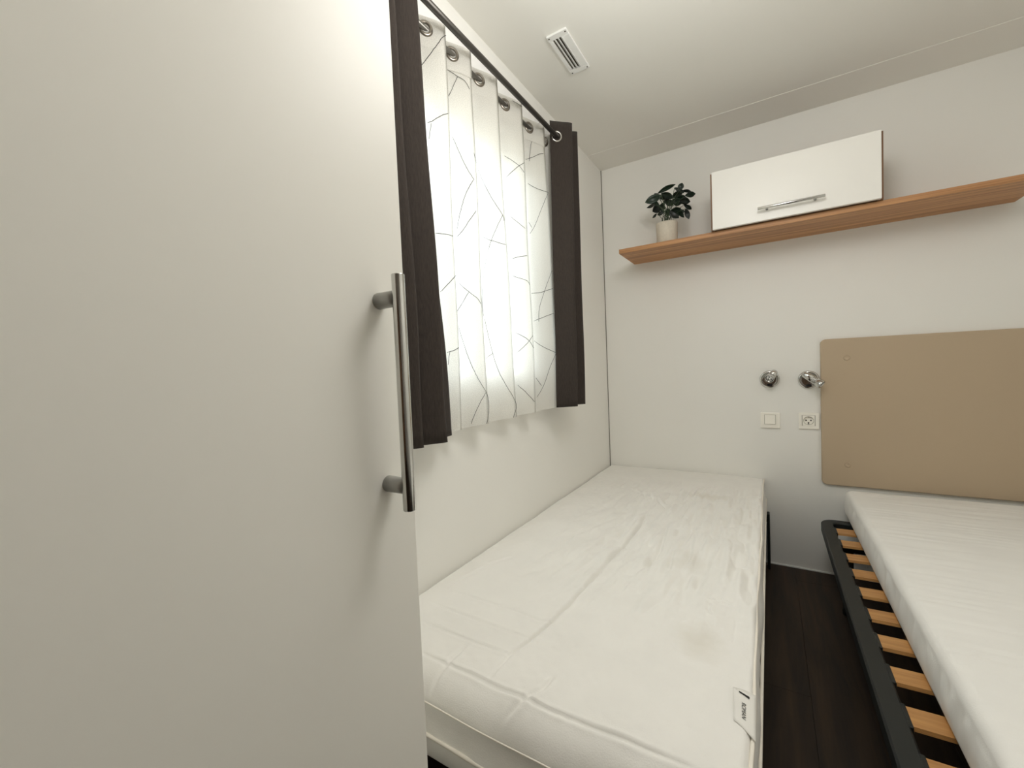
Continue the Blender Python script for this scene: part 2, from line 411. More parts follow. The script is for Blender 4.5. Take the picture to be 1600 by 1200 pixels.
# ------------------------------------------------------------------ sheer curtain
DATA = json.loads('''{"threads":[[0,[[-1562,1889],[-1561,1891],[-1555,1900],[-1552,1905],[-1548,1912],[-1544,1919],[-1539,1927],[-1534,1936],[-1530,1944],[-1525,1951],[-1522,1957],[-1514,1970],[-1509,1980],[-1504,1987],[-1496,1996],[-1491,2000]]],[1,[[-1447,1944],[-1442,1943],[-1436,1941],[-1428,1938],[-1422,1935],[-1413,1933],[-1406,1931],[-1398,1928],[-1392,1922],[-1387,1915],[-1383,1910]]],[1,[[-1420,1932],[-1422,1927],[-1425,1919],[-1429,1910],[-1433,1900],[-1437,1890],[-1441,1881],[-1444,1874],[-1447,1868]]],[0,[[-1554,1737],[-1551,1739],[-1543,1744],[-1539,1748],[-1533,1754],[-1526,1760],[-1519,1766],[-1513,1771],[-1499,1779]]],[0,[[-1545,1738],[-1546,1733],[-1547,1725],[-1549,1716],[-1550,1707],[-1551,1700],[-1552,1694]]],[1,[[-1443,1748],[-1441,1743],[-1438,1737],[-1435,1730],[-1432,1722],[-1429,1714],[-1426,1707],[-1423,1701],[-1421,1694],[-1418,1688],[-1415,1681],[-1412,1675],[-1409,1669],[-1405,1662],[-1400,1654],[-1394,1647],[-1389,1640],[-1385,1636]]],[1,[[-1385,1636],[-1389,1631],[-1394,1623],[-1399,1615],[-1404,1605],[-1409,1596],[-1412,1589],[-1415,1581],[-1418,1573],[-1421,1565],[-1423,1556],[-1426,1548],[-1428,1539],[-1430,1531],[-1433,1522],[-1435,1512],[-1437,1503],[-1439,1494],[-1440,1485],[-1442,1478],[-1443,1473]]],[0,[[-1546,1437],[-1541,1437],[-1535,1437],[-1527,1437],[-1518,1437],[-1511,1437],[-1497,1436]]],[1,[[-1446,1448],[-1441,1455],[-1434,1464],[-1426,1474],[-1421,1482],[-1415,1491],[-1410,1501],[-1404,1510],[-1398,1518],[-1392,1527],[-1386,1535],[-1382,1541]]],[1,[[-1379,1719],[-1378,1714],[-1376,1707],[-1373,1698],[-1368,1689]]],[2,[[-1314,1713],[-1311,1706],[-1308,1699],[-1304,1691],[-1301,1683],[-1297,1676],[-1293,1668],[-1290,1662],[-1285,1653],[-1281,1646],[-1277,1639],[-1272,1631],[-1268,1624],[-1263,1617],[-1257,1610],[-1251,1602],[-1244,1594],[-1237,1587],[-1231,1580],[-1226,1575],[-1219,1563],[-1219,1556]]],[2,[[-1223,1575],[-1228,1569],[-1234,1559],[-1240,1549],[-1247,1538],[-1252,1527],[-1257,1517],[-1262,1508],[-1266,1499],[-1270,1491],[-1273,1482],[-1277,1474],[-1280,1466],[-1283,1457],[-1286,1449],[-1289,1441],[-1292,1433],[-1294,1422],[-1296,1414],[-1298,1406],[-1300,1396],[-1302,1387],[-1304,1377],[-1306,1368],[-1307,1359],[-1309,1351],[-1310,1340]]],[1,[[-1364,1318],[-1365,1310],[-1365,1301],[-1366,1292],[-1366,1284],[-1367,1275],[-1368,1267],[-1368,1258],[-1368,1249],[-1367,1240],[-1366,1232],[-1365,1224],[-1363,1217]]],[2,[[-1308,1216],[-1306,1207],[-1304,1197],[-1302,1189],[-1300,1181],[-1298,1172],[-1296,1163],[-1294,1154],[-1291,1144],[-1289,1135],[-1287,1126],[-1285,1118],[-1282,1108],[-1280,1099],[-1277,1090],[-1275,1081],[-1272,1072],[-1269,1064],[-1266,1055],[-1263,1048],[-1259,1038],[-1255,1028],[-1250,1020],[-1245,1011],[-1240,1003],[-1236,995],[-1229,984],[-1222,974],[-1215,965],[-1209,956],[-1201,944],[-1194,933],[-1189,924],[-1187,915],[-1190,906],[-1195,896],[-1203,884],[-1207,875]]],[2,[[-1312,1491],[-1302,1486],[-1288,1482],[-1280,1480],[-1270,1479],[-1259,1478],[-1248,1476],[-1236,1475],[-1225,1475],[-1217,1475]]],[0,[[-1543,1273],[-1539,1277],[-1535,1282],[-1529,1289],[-1524,1295],[-1518,1301],[-1511,1309],[-1503,1317],[-1494,1325]]],[1,[[-1445,1316],[-1440,1313],[-1434,1307],[-1427,1301],[-1420,1295],[-1413,1290],[-1407,1285],[-1400,1280],[-1393,1276],[-1387,1272],[-1379,1263],[-1374,1255]]],[1,[[-1413,1290],[-1417,1284],[-1422,1276],[-1427,1267],[-1432,1258],[-1437,1250],[-1442,1242],[-1447,1235],[-1450,1230]]],[0,[[-1535,1102],[-1528,1104],[-1517,1107],[-1509,1111],[-1499,1116]]],[0,[[-1528,1104],[-1529,1098],[-1531,1090],[-1532,1081],[-1533,1072],[-1534,1067]]],[1,[[-1449,1185],[-1448,1178],[-1446,1170],[-1444,1161],[-1442,1151],[-1439,1142],[-1437,1133],[-1435,1125],[-1433,1118],[-1431,1110],[-1429,1101],[-1426,1093],[-1424,1085],[-1421,1078],[-1419,1070],[-1416,1062],[-1413,1053],[-1409,1045],[-1406,1036],[-1402,1029],[-1399,1021],[-1395,1014],[-1390,1005],[-1386,998],[-1381,991],[-1376,984],[-1372,977],[-1367,967],[-1364,958],[-1362,947],[-1362,938],[-1362,929],[-1363,919],[-1364,910],[-1367,901],[-1370,891],[-1373,883],[-1376,877]]],[1,[[-1372,977],[-1377,972],[-1382,965],[-1389,957],[-1395,948],[-1400,939],[-1405,931],[-1409,923],[-1414,913],[-1418,904],[-1422,896],[-1425,888],[-1427,883]]],[2,[[-1307,1086],[-1296,1093],[-1285,1099],[-1279,1103]]],[3,[[-1150,1811],[-1140,1808],[-1130,1806],[-1121,1803],[-1110,1799],[-1099,1795],[-1089,1791],[-1080,1785],[-1072,1779],[-1066,1775]]],[3,[[-1146,1737],[-1136,1747],[-1127,1757],[-1118,1766],[-1109,1775],[-1100,1784],[-1091,1792],[-1076,1803],[-1064,1811]]],[4,[[-983,1866],[-967,1875],[-952,1883],[-939,1891],[-926,1900],[-913,1908],[-891,1917]]],[4,[[-907,2038],[-913,2028],[-921,2015],[-930,1998],[-935,1987],[-940,1975],[-945,1961],[-950,1948],[-955,1934],[-957,1922],[-960,1909],[-962,1895],[-964,1883],[-965,1872],[-966,1864]]],[4,[[-930,1998],[-917,2004],[-897,2014],[-879,2024]]],[3,[[-1110,2018],[-1098,2017],[-1084,2017],[-1072,2016],[-1064,2016]]],[4,[[-978,1774],[-966,1771],[-956,1768],[-943,1766],[-931,1764],[-918,1764],[-902,1764],[-884,1765],[-869,1768]]],[4,[[-870,1764],[-877,1755],[-886,1742],[-895,1728],[-903,1712],[-912,1696],[-917,1686],[-923,1675],[-928,1663],[-934,1651],[-939,1639],[-945,1628],[-950,1618],[-955,1608],[-966,1593],[-976,1580]]],[4,[[-981,1622],[-973,1613],[-967,1605]]],[3,[[-1151,1615],[-1144,1611],[-1136,1605],[-1126,1599],[-1118,1594],[-1108,1589],[-1097,1583],[-1086,1577],[-1076,1573],[-1068,1570]]],[3,[[-1138,1448],[-1124,1452],[-1110,1457],[-1095,1462],[-1078,1466],[-1063,1470]]],[3,[[-1142,1392],[-1130,1388],[-1117,1384],[-1106,1382],[-1093,1380],[-1080,1378],[-1068,1375],[-1058,1368],[-1055,1362]]],[4,[[-973,1345],[-960,1347],[-944,1349],[-929,1352],[-916,1356],[-901,1361],[-884,1367],[-867,1372],[-853,1377]]],[4,[[-858,1449],[-866,1439],[-874,1425],[-883,1410],[-890,1396],[-896,1385],[-901,1374],[-906,1363],[-911,1351],[-916,1340],[-921,1328],[-926,1316],[-930,1305],[-934,1295],[-938,1279],[-939,1266],[-940,1254],[-940,1242],[-941,1234]]],[4,[[-966,1235],[-952,1240],[-936,1246],[-920,1251],[-905,1257],[-887,1263],[-869,1268],[-853,1273]]],[3,[[-1128,1179],[-1117,1175],[-1106,1170],[-1096,1165],[-1087,1161],[-1073,1151],[-1064,1142],[-1054,1131],[-1047,1122]]],[3,[[-1127,1103],[-1118,1110],[-1109,1117],[-1099,1125],[-1091,1132],[-1083,1138],[-1070,1151],[-1059,1162],[-1051,1169]]],[4,[[-968,1155],[-955,1147],[-940,1139],[-925,1132],[-911,1126],[-894,1120],[-876,1114],[-858,1109],[-843,1105]]],[4,[[-849,1104],[-855,1098],[-862,1089],[-871,1078],[-879,1067],[-887,1055],[-894,1043],[-899,1033],[-904,1023],[-909,1012],[-914,1001],[-919,990],[-925,980],[-930,971],[-939,959],[-948,947],[-958,937],[-967,928]]],[4,[[-969,1006],[-958,994],[-947,981],[-940,973]]],[3,[[-1123,985],[-1113,976],[-1103,968],[-1094,960],[-1086,951],[-1076,941],[-1066,932],[-1057,923],[-1050,917]]]],"wr":[[8,8,[[406,-729],[411,-880],[409,-953],[404,-1091],[399,-1193],[398,-1312],[392,-1368],[391,-1442],[391,-1506],[385,-1549],[384,-1590],[383,-1583],[369,-1671],[354,-1728],[353,-1765],[354,-1801]]],[4,9,[[495,-797],[511,-942],[523,-1077],[518,-1189],[522,-1259]]],[3,9,[[564,-1026],[568,-1120],[579,-1215]]],[3,9,[[593,-793],[601,-883],[612,-1039],[618,-1139]]],[3.5,9,[[245,-1063],[220,-1127],[220,-1182],[207,-1265],[201,-1315]]],[3.5,9,[[350,-1077],[339,-1123],[312,-1203]]],[2,10,[[466,-1000],[455,-1105],[443,-1227]]],[2,9,[[490,-1313],[485,-1365]]],[2,8,[[272,-1214],[260,-1263]]],[4,16,[[241,-470],[323,-512],[392,-577],[447,-628],[491,-689]]],[2.5,8,[[695,-1309],[721,-1311],[754,-1316]]],[2.5,8,[[697,-1331],[699,-1359],[708,-1382]]],[2,8,[[748,-1099],[771,-1093]]],[2.5,6,[[107,-1729],[242,-1731],[354,-1728]]],[2.8,6,[[164,-1810],[190,-1810],[321,-1813],[441,-1814],[571,-1810],[648,-1810],[736,-1809]]],[2,6,[[59,-1660],[218,-1662],[369,-1663]]],[2,6,[[59,-1590],[165,-1590],[289,-1588],[357,-1593],[385,-1587]]],[3,9,[[252,-1744],[251,-1814],[245,-1860]]],[3,9,[[465,-1741],[460,-1780],[443,-1810],[417,-1854]]],[2,9,[[128,-1332],[85,-1412],[74,-1486],[51,-1589]]]],"lv":[[388,-237,1882,317,-250,1861,29],[359,-173,1920,439,-169,1943,17],[475,-237,1885,487,-240,1914,20],[478,-202,1892,523,-219,1871,11],[492,-179,1875,538,-198,1864,19],[447,-210,1913,488,-209,1879,14],[382,-206,1902,436,-202,1869,22],[429,-179,1885,471,-156,1895,25],[471,-219,1842,515,-212,1828,26],[429,-182,1864,473,-193,1835,25],[361,-245,1846,315,-221,1843,12],[373,-218,1841,342,-227,1868,16],[372,-165,1855,330,-160,1839,29],[386,-203,1856,379,-189,1820,22],[365,-242,1795,343,-232,1782,9],[420,-211,1797,475,-232,1797,19],[428,-186,1797,482,-164,1803,23],[423,-226,1798,463,-220,1760,22],[497,-218,1796,509,-206,1750,17],[485,-180,1829,519,-194,1797,14],[396,-170,1876,428,-162,1848,25],[417,-184,1880,389,-168,1866,23],[408,-206,1821,417,-193,1790,19],[451,-166,1874,496,-186,1857,22],[364,-169,1894,343,-174,1921,19],[443,-202,1814,487,-220,1758,16],[387,-182,1820,361,-193,1803,14],[405,-167,1904,372,-178,1889,22]]}''')
ZT, ZB = 2.028, .872
Mt = [-1.735, -1.615, -1.491, -1.372, -1.227, -1.06, -.879, -.79]; Mb = [-1.745, -1.622, -1.498, -1.363, -1.184, -1.039, -.83, -.775]
mt = [-1.85, -1.745, -1.632, -1.526, -1.407, -1.262, -1.095, -.914]; mb = [-1.86, -1.755, -1.640, -1.533, -1.398, -1.219, -1.074, -.865]
XC, XA, SP = .042, .025, 1.36
def lerp(a, b, t): return a + (b - a) * t
def panel(k, z):
    t = (ZT - z) / (ZT - ZB); return lerp(mt[k], mb[k], t), lerp(Mt[k], Mb[k], t)
def sheer_point(k, s, z):          # s in 0..1 front panel, 1..2 the return behind it
    a, b = panel(k, z)
    if s <= 1: return (XC - XA * math.cos(math.pi * s ** SP), lerp(a, b, s), z)
    a2 = panel(k + 1, z)[0]
    return (XC - XA * math.cos(math.pi * s), lerp(b, a2, s - 1), z)
cols = []
for k in range(8):
    n1 = 12
    for i in range(n1): cols.append((k, i / n1))
    if k < 7:
        for i in range(8): cols.append((k, 1 + i / 8))
cols.append((7, 1.0))
nz = 40; V = []; F = []
for k, s in cols:
    for j in range(nz + 1):
        z = lerp(ZB, ZT, j / nz)
        x, y, z = sheer_point(k, s, z)
        hem = .0035 * math.cos(math.pi * s) * (1 - j / nz)
        V.append((x + .002 * math.sin(z * 9 + k * 2) * (j < nz), y, z - hem))
for i in range(len(cols) - 1):
    for j in range(nz): F.append((i * (nz + 1) + j, (i + 1) * (nz + 1) + j, (i + 1) * (nz + 1) + j + 1, i * (nz + 1) + j + 1))
sh = thing('sheer_curtain', 'white sheer curtain with thin grey lines, hanging in pleats before the window', 'curtain', (XC, -1.35, ZB))
me = bpy.data.meshes.new('m'); me.from_pydata(V, [], F)
link('fabric', me, M['sheer'], sh, True)
# hem and heading bands: double fabric
def band(z0, z1, off, name):
    V = []; F = []
    for k, s in cols:
        for z in (z0, z1):
            x, y, _ = sheer_point(k, s, z)
            V.append((x + off, y - .0006, z + .002 * math.sin(z * 9 + k * 2) * 0))
    for i in range(len(cols) - 1): F.append((2 * i, 2 * i + 2, 2 * i + 3, 2 * i + 1))
    me = bpy.data.meshes.new('m'); me.from_pydata(V, [], F)
    link(name, me, M['sheer'], sh, True)
band(1.945, 2.026, .0016, 'heading_band')
# embroidered grey lines
for k, pts in DATA['threads']:
    P = []
    for y_, z_ in pts:
        y, z = y_ / 1000, z_ / 1000
        a, b = panel(k + 2, z); t = min(max((y - a) / (b - a), .002), .998)
        x = XC - XA * math.cos(math.pi * t ** SP) + .002 * math.sin(z * 9 + (k + 2) * 2)
        dxdy = XA * math.pi * SP * t ** (SP - 1) * math.sin(math.pi * t ** SP) / (b - a)
        n = Vector((1, -dxdy, 0)).normalized() * .0022
        P.append((x + n.x, y + n.y, z))
    link('embroidered_line', tube(P, .0009, 4), M['thread'], sh)
# eyelets
for k in range(8):
    a, b = panel(k, RIZ); t = .5 ** (1 / SP); y = lerp(a, b, t); x = XC
    dxdy = XA * math.pi * SP * t ** (SP - 1) / (b - a)
    n = Vector((1, -dxdy, 0)).normalized()
    c = Vector((x, y, RIZ)) + n * .001
    s_, t_, d_ = frame_of(n)
    bm = bmesh.new()
    prof = [(0, .0128), (.0014, .0120), (.0036, .0132), (.0052, .0165), (.0036, .0202), (.0005, .0224), (-.0015, .0224), (-.0040, .0165), (-.0015, .0120)]
    rings = []
    sg = 32
    for h, r in prof:
        rings.append([bm.verts.new(c + d_ * h + (s_ * math.cos(2 * math.pi * i / sg) + t_ * math.sin(2 * math.pi * i / sg)) * r) for i in range(sg)])
    for q in range(len(rings)):
        A_, B_ = rings[q], rings[(q + 1) % len(rings)]
        for i in range(sg): bm.faces.new((A_[i], A_[(i + 1) % sg], B_[(i + 1) % sg], B_[i]))
    link('eyelet', done(bm), M['bronze'], sh, True)

# ------------------------------------------------------------------ dark curtains
def catmull(P, n):
    P = [Vector(p) for p in P]; out = []
    for i in range(len(P) - 1):
        p0, p1, p2, p3 = P[max(i - 1, 0)], P[i], P[i + 1], P[min(i + 2, len(P) - 1)]
        for j in range(n):
            t = j / n
            out.append(.5 * ((2 * p1) + (-p0 + p2) * t + (2 * p0 - 5 * p1 + 4 * p2 - p3) * t * t + (-p0 + 3 * p1 - 3 * p2 + p3) * t ** 3))
    out.append(P[-1]); return out
def dark_curtain(label, top, bot, zt, zb, eyelets, wob=.002):
    t = thing('dark_curtain', label, 'curtain', (.1, (top[0][1] + top[-1][1]) / 2, zb), 'dark side curtains')
    n = 9; A_ = catmull([(*p, 0) for p in top], n); B_ = catmull([(*p, 0) for p in bot], n)
    nz = 36; V = []; F = []
    for i, (a, b) in enumerate(zip(A_, B_)):
        for j in range(nz + 1):
            q = j / nz
            p = a.lerp(b, q ** .9)
            w = wob * math.sin(q * 11 + i * .25) * q
            V.append((p.x + w * .5, p.y + w, lerp(zt, zb, q)))
    for i in range(len(A_) - 1):
        for j in range(nz): F.append((i * (nz + 1) + j, (i + 1) * (nz + 1) + j, (i + 1) * (nz + 1) + j + 1, i * (nz + 1) + j + 1))
    me = bpy.data.meshes.new('m'); me.from_pydata(V, [], F)
    o = link('fabric', me, M['dark_cloth'], t, True)
    md = o.modifiers.new('s', 'SOLIDIFY'); md.thickness = .0012; md.offset = 0
    for x, y, n_ in eyelets:
        n_ = Vector((*n_, 0)).normalized(); c = Vector((x, y, ROZ))
        link('eyelet', torus(c, n_, .0195, .0042, 32, 10), M['silver'], t, True)
dark_curtain('narrow dark brown curtain at the far right end of the window',
             [(.074, -.838), (.108, -.802), (.142, -.764), (.10, -.745), (.095, -.725), (.135, -.692), (.10, -.675)],
             [(.074, -.870), (.105, -.842), (.142, -.809), (.10, -.785), (.095, -.755), (.135, -.705), (.10, -.682)],
             2.071, .876, [(.094, -.8185, (.7, -.75))])
dark_curtain('dark brown curtain at the near left end of the window, beside the wardrobe',
             [(.08, -1.90), (.13, -1.86), (.08, -1.84), (.13, -1.752), (.076, -1.775), (.118, -1.715), (.135, -1.683), (.10, -1.69), (.078, -1.655)],
             [(.08, -1.86), (.13, -1.82), (.08, -1.80), (.13, -1.718), (.074, -1.745), (.112, -1.685), (.136, -1.640), (.09, -1.655), (.074, -1.549)],
             2.071, .868, [(.105, -1.87, (.7, -.7)), (.105, -1.79, (.7, -.7))], .004)

# ------------------------------------------------------------------ ceiling vent
vt = thing('ceiling_vent', 'small white louvred vent screwed to the ceiling above the window', 'vent', (.228, -.978, H))
vx0, vx1, vy0, vy1 = .191, .266, -1.09, -.868
bm = bmesh.new()
add_box(bm, vx0, vx1, vy0, vy0 + .024, H - .008, H, bev=.002); add_box(bm, vx0, vx1, vy1 - .024, vy1, H - .008, H, bev=.002)
add_box(bm, vx0, vx0 + .013, vy0 + .024, vy1 - .024, H - .008, H, bev=.002); add_box(bm, vx1 - .028, vx1, vy0 + .024, vy1 - .024, H - .008, H, bev=.002)
link('frame', done(bm), M['pvc'], vt)
M['vent_dark'] = mat('vent_shade_and_screws', (.10, .09, .07), .9)
link('slot_shade', box(vx0 + .013, vx1 - .028, vy0 + .024, vy1 - .024, H - .0012, H - .0002), M['vent_dark'], vt)  # dark sheet paints the shade in the slots behind the louvres
for i in range(3):
    x = vx0 + .0165 + i * .0118
    bm = bmesh.new()
    a = [(x, H - .001), (x + .0015, H - .001), (x + .0115, H - .0105), (x + .010, H - .0112)]
    vs_ = [[bm.verts.new((p[0], y, p[1])) for p in a] for y in (vy0 + .024, vy1 - .024)]
    for q in range(4): bm.faces.new((vs_[0][q], vs_[0][(q + 1) % 4], vs_[1][(q + 1) % 4], vs_[1][q]))
    bm.faces.new(vs_[0][::-1]); bm.faces.new(vs_[1])
    link('louvre', done(bm), M['pvc'], vt)
for x in (vx0 + .007, vx1 - .007):
    for y in (vy0 + .009, vy1 - .009):
        link('screw', lathe((x, y, H - .0078), (0, 0, -1), [(0, .003), (.0008, .0028), (.0014, .0012)], 12), M['vent_dark'], vt)

# ------------------------------------------------------------------ shelf, cabinet, plant
SX0, SX1, SD, SZ0, SZ1 = .183, 1.66, .2935, 1.616, 1.638
sf = thing('wall_shelf', 'long oak shelf running across the back wall', 'shelf', (.92, -.15, SZ0))
link('board', box(SX0, SX1, -SD, -.0005, SZ0, SZ1, bev=.001), M['shelf_wood'], sf)
CX0, CX1, CZ1 = .618, 1.2185, 1.8955
cb = thing('wall_cabinet', 'wide white cabinet with brown sides standing on the oak shelf', 'cabinet', (.92, -.15, SZ1))
bm = bmesh.new()
add_box(bm, CX0, CX0 + .016, -.3055, -.003, SZ1 + .0005, CZ1); add_box(bm, CX1 - .016, CX1, -.3055, -.003, SZ1 + .0005, CZ1)
add_box(bm, CX0 + .016, CX1 - .016, -.288, -.003, CZ1 - .016, CZ1 - .001); add_box(bm, CX0 + .016, CX1 - .016, -.288, -.003, SZ1 + .0005, SZ1 + .016)
add_box(bm, CX0 + .016, CX1 - .016, -.010, -.003, SZ1 + .016, CZ1 - .016)
link('body', done(bm), M['brown_edge'], cb)['label'] = 'brown side panels'
cd = link('door', box(CX0 + .0075, CX1 - .0085, -.3235, -.3062, SZ1 + .0012, CZ1 - .0005, bev=.0008), M['cab_white'], cb)
link('handle', cyl((.803, -.352, 1.684), (1.035, -.352, 1.684), .0058, 20, .0008), M['chrome'], cd, True)
for x in (.836, 1.004):
    link('handle_mount', lathe((x, -.3232, 1.684), (0, -1, 0), [(0, .005), (.026, .0045)], 16), M['satin'], cd, True)

pt = thing('potted_plant', 'dark green leafy plant in a cream pot on the left end of the shelf', 'plant', (.404, -.2, SZ1))
pc = Vector((.404, -.2, SZ1 + .0006))
link('pot', lathe(pc, (0, 0, 1), [(0, .044), (.002, .048), (.02, .0495), (.108, .0525), (.1105, .0515), (.1105, .048), (.1, .0475), (.085, .047)], 36), M['pot'], pt, True)
link('soil', lathe(pc + Vector((0, 0, .085)), (0, 0, 1), [(0, .0462), (.008, .044), (.012, .02)], 24), M['soil'], pt, True)
for d in DATA['lv']:
    b = Vector(d[0:3]) / 1000; tip = Vector(d[3:6]) / 1000; w = d[6] / 1000 * 1.45
    tip = b + (tip - b) * 1.08
    ax = tip - b; L_ = ax.length; ax.normalize()
    view = (b - camo.matrix_world.translation).normalized()
    side = ax.cross(view).normalized()
    nrm = side.cross(ax).normalized()
    an = random.uniform(-.45, .45)
    side, nrm = (side * math.cos(an) + nrm * math.sin(an)), (nrm * math.cos(an) - side * math.sin(an))
    V = []; F = []; n = 8
    for i in range(n + 1):
        t = i / n
        hw = w * .5 * (math.sin(math.pi * min(t * .93 + .03, 1)) ** .75) * (1 if t < .6 else 1 - .35 * ((t - .6) / .4) ** 2)
        if i == n: hw = .0004
        cen = b + ax * (L_ * t) + nrm * (L_ * .16 * math.sin(math.pi * t))
        for q in (-1, -.5, 0, .5, 1):
            V.append(cen + side * (hw * q) - nrm * (abs(q) * hw * .35))
    for i in range(n):
        for q in range(4): F.append((i * 5 + q, i * 5 + q + 1, i * 5 + q + 6, i * 5 + q + 5))
    me = bpy.data.meshes.new('m'); me.from_pydata([tuple(v) for v in V], [], F)
    o = link('leaf', me, M['leaf'], pt, True)
    md = o.modifiers.new('s', 'SOLIDIFY'); md.thickness = .0007
bm = bmesh.new()
for i, d in enumerate(DATA['lv']):
    b = Vector(d[0:3]) / 1000; root = pc + Vector((.028 * math.cos(i * 2.4) * (i % 3) / 2, .024 * math.sin(i * 2.4) * (i % 3) / 2, .094))
    mid = root.lerp(b, .5) + Vector(((root.x - b.x) * .25, 0, .012))
    pts = catmull([root, mid, b], 5)
    add_tube(bm, pts, .0013, 5)
link('stems', done(bm), M['stem'], pt, True)

# ------------------------------------------------------------------ headboard
HX0, HX1, HZ0, HZ1 = 1.041, 1.80, .4366, 1.1234
hd = thing('headboard', 'taupe padded headboard panel on the wall above the right bed', 'headboard', (1.42, -.009, HZ0))
link('panel', slab_xz(HX0, HX1, HZ0, HZ1, -.0005, -.018, .022, .004), M['headboard'], hd)
for x in (1.138, HX1 - .10):
    for z in (1.033, .538):
        link('button', lathe((x, -.0176, z), (0, -1, 0), [(0, .0125), (.0015, .0125), (.003, .0105), (.0032, .008), (.002, .006)], 24), M['headboard'], hd, True)

# ------------------------------------------------------------------ reading lamps
def lamp(label, cx, cz, p_back, p_front, leds):
    t = thing('reading_lamp', label, 'wall lamp', (cx, 0, cz), 'chrome reading lamps')
    bs = link('base', lathe((cx, -.0005, cz), (0, -1, 0), [(0, .043), (.006, .043), (.0105, .041), (.0125, .036), (.0115, .034), (.013, .02), (.0135, .003)], 40), M['chrome'], t, True)
    link('switch', box(cx - .011, cx + .011, -.0175, -.011, cz - .034, cz - .0225, bev=.001), M['black'], t)['label'] = 'small black rocker switch'
    pb, pf = Vector(p_back), Vector(p_front); L_ = (pf - pb).length; ax = (pf - pb).normalized()
    mid = pb + ax * (L_ * .28)
    link('arm', tube(catmull([(cx, -.012, cz + .004), (cx * .5 + mid.x * .5, (-.012 + mid.y) / 2 - .004, cz * .5 + mid.z * .5 + .003), mid], 5), .006, 12), M['chrome'], t, True)
    pr = [(0, .004), (.001, .0125), (.004, .0145)]
    for g in (.52, .60, .68):
        h = L_ * g; r = .0145 + .006 * g
        pr += [(h - .0022, r), (h - .0016, r - .0022), (h + .0006, r - .0022), (h + .0012, r)]
    pr += [(L_ - .003, .0205), (L_, .0205), (L_, .0178), (L_ - .006, .0170)]
    hdm = link('lamp_head', lathe(pb, ax, pr, 32, cap=False), M['chrome'], t, True)
    link('bezel', lathe(pb + ax * (L_ - .0055), ax, [(0, .0170), (.0022, .0165), (.0022, .0145), (.0008, .0142)], 32), M['black'], hdm, True)
    link('lens', lathe(pb + ax * (L_ - .0048), ax, [(0, .0143), (.0015, .0140)], 28), M['pvc'], hdm, True)
    s_, t_, d_ = frame_of(ax)
    for i in range(3):
        a = math.radians(90 + 120 * i + leds)
        c = pb + ax * (L_ - .0034) + (s_ * math.cos(a) + t_ * math.sin(a)) * .0074
        link('led', lathe(c, ax, [(0, .0036), (.0012, .0032), (.002, .0015)], 12), M['black'], hdm, True)
lamp('chrome reading lamp farther from the headboard, its head pointing into the room', .836, .9405, (.858, -.034, .978), (.835, -.088, .946), 0)
lamp('chrome reading lamp touching the taupe headboard edge, head tilted down to the right', .995, .9355, (.972, -.058, .966), (1.040, -.085, .915), 0)

# ------------------------------------------------------------------ switch and socket
sw = thing('light_switch', 'square cream light switch on the wall below the left reading lamp', 'light switch', (.8355, 0, .695))
link('plate', slab_xz(.794, .877, .696, .773, -.0005, -.0110, .003, .002), M['cream'], sw)
link('gap', slab_xz(.8105, .8590, .7145, .7635, -.0109, -.0113, .002, .0002), M['cream_gap'], sw)
bm = bmesh.new(); add_box(bm, .812, .8575, -.0160, -.0105, .716, .762, bev=.001)
for v in bm.verts:
    if v.co.y < -.014: v.co.y += (v.co.z - .739) * .05
link('rocker', done(bm), M['cream'], sw)
so = thing('power_socket', 'cream round-pin power socket beside the headboard edge', 'socket', (.9935, 0, .697))
link('plate', slab_xz(.9535, 1.0345, .6975, .775, -.0005, -.0095, .003, .002), M['cream'], so)
link('gap', slab_xz(.9665, 1.0185, .7125, .7635, -.0094, -.0098, .002, .0002), M['cream_gap'], so)
cx, cz = .9925, .738
bm = bmesh.new()   # insert with a round well
N_ = 40; sq = []
for i in range(N_):
    a = 2 * math.pi * i / N_; c_, s_ = math.cos(a), math.sin(a); k = .0245 / max(abs(c_), abs(s_))
    sq.append((c_ * k, s_ * k))
l0 = [bm.verts.new((cx + x, -.0094, cz + z)) for x, z in sq]; l1 = [bm.verts.new((cx + x, -.0112, cz + z)) for x, z in sq]
l2 = [bm.verts.new((cx + .0198 * math.cos(2 * math.pi * i / N_), -.0112, cz + .0198 * math.sin(2 * math.pi * i / N_))) for i in range(N_)]
l3 = [bm.verts.new((cx + .0190 * math.cos(2 * math.pi * i / N_), -.0022, cz + .0190 * math.sin(2 * math.pi * i / N_))) for i in range(N_)]
for A_, B_ in ((l0, l1), (l1, l2), (l2, l3)):
    for i in range(N_): bm.faces.new((A_[i], A_[(i + 1) % N_], B_[(i + 1) % N_], B_[i]))
bm.faces.new(l3)
ins = link('insert', done(bm), M['cream'], so)
link('well_ring', torus((cx, -.0112, cz), (0, 1, 0), .0199, .0007, 40, 6), M['cream_gap'], ins)
